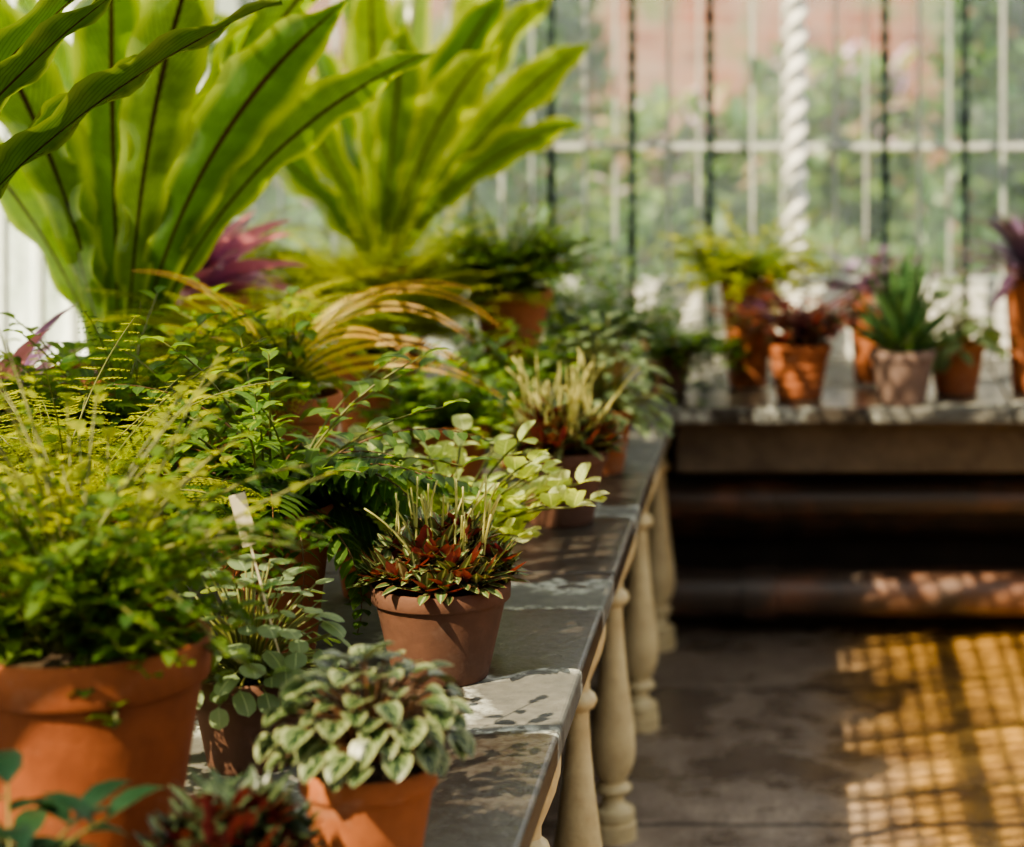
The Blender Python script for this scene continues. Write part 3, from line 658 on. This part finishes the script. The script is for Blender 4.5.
# back bench pots
b, s = bush(0.31, 90, 0.3, 0.3, 0.035, 0.3, lanc, 13, 1.2)
f1 = fern(0.31, 36, 0.3, 0.05, 'bi', 14)
potted('potted_foliage', 'tall terracotta pot with bushy yellow-green foliage', -0.155, 6.85, 0.083, 0.32, 'terra', [('foliage', b, ['fern_yellow']), ('stems', s, [G]), ('fronds', f1, ['fern_green', G])])
b, s = bush(0.15, 40, 0.25, 0.4, 0.06, 0.26, lanc, 7, 0.5)
b2 = B()
for i in range(18): blade(b2, (0, 0, 0.14), i*2.4, R.uniform(0.6, 1.3), R.uniform(0.24, 0.32), 0.018, 0.9, 6, lanc, 3, 0.3)
potted('potted_foliage', 'ribbed terracotta pot with dark red and bronze leaves', -0.003, 6.6, 0.093, 0.16, 'terra', [('foliage', b, ['red_leaf']), ('bronze_leaves', b2, ['dark_purple']), ('stems', s, [BR])], ribbed=True)
b2 = B()
for i in range(38):
    az = i*2.4; el = 0.35+1.1*(i/38)
    blade(b2, (0.02*cos(az), 0.02*sin(az), 0.13+0.002*i), az, el, R.uniform(0.16, 0.22)*(1+0.2*i/38), 0.028, -0.2, 7, thin, 5, 0.75)
potted('potted_aloe', 'limed grey-brown terracotta pot with fleshy pointed green rosette', 0.29, 6.5, 0.095, 0.155, 'terra_grey', [('leaves', b2, ['aloe'])])
b, s = bush(0.26, 16, 0.18, 0.3, 0.07, 0.3, lanc, 6, 0.6)
potted('potted_foliage', 'tall terracotta pot with dark purple leaves', 0.22, 6.95, 0.08, 0.27, 'terra', [('foliage', b, ['dark_purple']), ('stems', s, [BR])])
b, s = mound(0.15, 50, 0.15, 0.2, 0.085, ovate, 0, 0.7, 0.38)
potted('potted_foliage', 'terracotta pot with broad grey-green leaves', 0.455, 6.7, 0.088, 0.15, 'terra', [('foliage', b, ['grey_leaf']), ('stems', s, [G])])
b2 = B()
for i in range(44): blade(b2, (0, 0, 0.31), i*2.4, R.uniform(0.1, 1.4), R.uniform(0.22, 0.33), 0.025, 1.0, 6, lanc, 3, 0.3)
potted('potted_foliage', 'terracotta pot with dark purple-green strap leaves', 0.68, 6.75, 0.085, 0.33, 'terra', [('leaves', b2, ['dark_purple'])])
b, s = bush(0.14, 34, 0.26, 0.4, 0.055, 0.3, lanc, 9, 1.4, el=(0.3, 1.4))
potted('potted_foliage', 'small brown pot with trailing dark green leaves', -0.385, 6.7, 0.077, 0.16, 'terra_brown', [('foliage', b, ['dark_leaf']), ('stems', s, [G])])
b, s = bush(0.14, 10, 0.15, 0.4, 0.06, 0.3, lanc, 6, 1.0)
potted('potted_foliage', 'small terracotta pot with green leaves', 1.05, 6.7, 0.08, 0.15, 'terra', [('foliage', b, ['mid_leaf']), ('stems', s, [G])])

# ------------------------------------------------------------------ garden
gr = box('garden_lawn', (0, 17.8, -0.06), (30, 20, 0.1), M['grass']); gr['label'] = 'green garden lawn beyond the glass'; gr['category'] = 'lawn'
gl = box('garden_lawn', (-9, 3.5, -0.06), (13.6, 8.4, 0.1), M['grass']); gl['label'] = 'green garden lawn beyond the glass'; gl['category'] = 'lawn'
bw = box('garden_wall', (0, 14.5, 1.14), (16, 0.3, 2.3), M['brick']); bw['label'] = 'weathered red brick garden wall'; bw['category'] = 'brick wall'
def shrubmesh(nm, mats, rx, rz, n, ls, fl=0):
    b = B()
    for i in range(n):
        az = R.random()*2*pi; u = R.random(); rr = rx*math.sqrt(R.random())*(1-0.5*u)
        b.mi = 1 if (u > 0.75 and R.random() < fl) else 0
        blade(b, (rr*cos(az), rr*sin(az), 0.02+rz*u), R.random()*2*pi, R.uniform(-0.2, 1.4), ls*R.uniform(0.6, 1.3), ls*0.2, 0.8, 3, lanc, 3, 0.2)
    for i in range(8):
        b.mi = 0; az = i*0.8; tube(b, [(0, 0, 0.01), (rx*0.3*cos(az), rx*0.3*sin(az), rz*0.4), (rx*0.5*cos(az), rx*0.5*sin(az), rz*0.9)], 0.02, 0.004, 5)
    b.v = [(q[0], q[1], max(0.0, q[2])) for q in b.v]
    return b.obj(nm, [M[q] for q in mats])
protoA = shrubmesh('garden_shrub', ['garden_green', 'garden_flower'], 0.62, 1.25, 2200, 0.15, 0.2)
protoB = shrubmesh('garden_shrub', ['garden_dark', 'garden_flower'], 0.66, 2.4, 3200, 0.17, 0.0)
protoC = shrubmesh('garden_shrub', ['garden_green', 'garden_flower'], 0.6, 0.9, 1500, 0.2, 0.1)
for o, l in ((protoA, 'leafy garden shrub with pink flowers'), (protoB, 'tall dark green garden shrub'), (protoC, 'low yellow-green garden plant')):
    o['label'] = l; o['category'] = 'shrub'
lst = [(protoA, -3.4, 10.7, 1.1), (protoA, -1.95, 10.7, 1.05), (protoB, 0.98, 10.95, 0.87), (protoA, -0.55, 10.7, 1.15), (protoA, 2.4, 10.7, 1.0),
       (protoA, 0.15, 12.5, 1.3), (protoA, 3.8, 10.8, 1.1),
       (protoB, 1.75, 12.75, 1.0), (protoB, -1.5, 12.7, 1.0), (protoB, -3.2, 12.7, 1.0), (protoB, 3.4, 12.8, 1.0),
       (protoC, -2.7, 9.2, 0.9), (protoC, -1.25, 9.2, 0.9), (protoC, 0.15, 9.25, 0.95), (protoC, 1.6, 9.2, 0.95)]
used = set()
for (pr, x, y, s) in lst:
    if pr.name in used:
        o = pr.copy(); COL.objects.link(o)
    else: o = pr; used.add(pr.name)
    o.location = (x, y, -0.008); o.scale = (s, s, s); o.rotation_euler = (0, 0, R.random()*6); o['group'] = 'garden border shrubs'

# ------------------------------------------------------------------ light
w = bpy.data.worlds.new('World'); scene.world = w; w.use_nodes = True
nt = w.node_tree; nt.nodes.clear()
bg = nt.nodes.new('ShaderNodeBackground'); o = nt.nodes.new('ShaderNodeOutputWorld')
bg.inputs[0].default_value = (0.93, 0.96, 1.0, 1); bg.inputs[1].default_value = 1.55; nt.links.new(bg.outputs[0], o.inputs[0])
sd = bpy.data.lights.new('sun', 'SUN'); sd.energy = 22; sd.angle = radians(0.35); sd.color = (1.0, 0.84, 0.58)
so = bpy.data.objects.new('sun', sd); COL.objects.link(so)
so.rotation_euler = Vector((-0.5, -0.62, 0.8)).to_track_quat('Z', 'Y').to_euler(); so.location = (-4, 2, 6)

cd = bpy.data.cameras.new('camera'); cam = bpy.data.objects.new('camera', cd); COL.objects.link(cam)
cam.location = (0, 0, 1.75); cam.rotation_euler = (pi/2, 0, 0)
cd.sensor_width = 36; cd.lens = 2300/1024*36; cd.shift_x = -288/1024; cd.shift_y = -373.5/1024
cd.dof.use_dof = True; cd.dof.focus_distance = 3.5; cd.dof.aperture_fstop = 2.6
scene.camera = cam
try:
    scene.view_settings.view_transform = 'AgX'; scene.view_settings.look = 'AgX - Medium High Contrast'
    scene.view_settings.exposure = 0.12
except Exception: pass
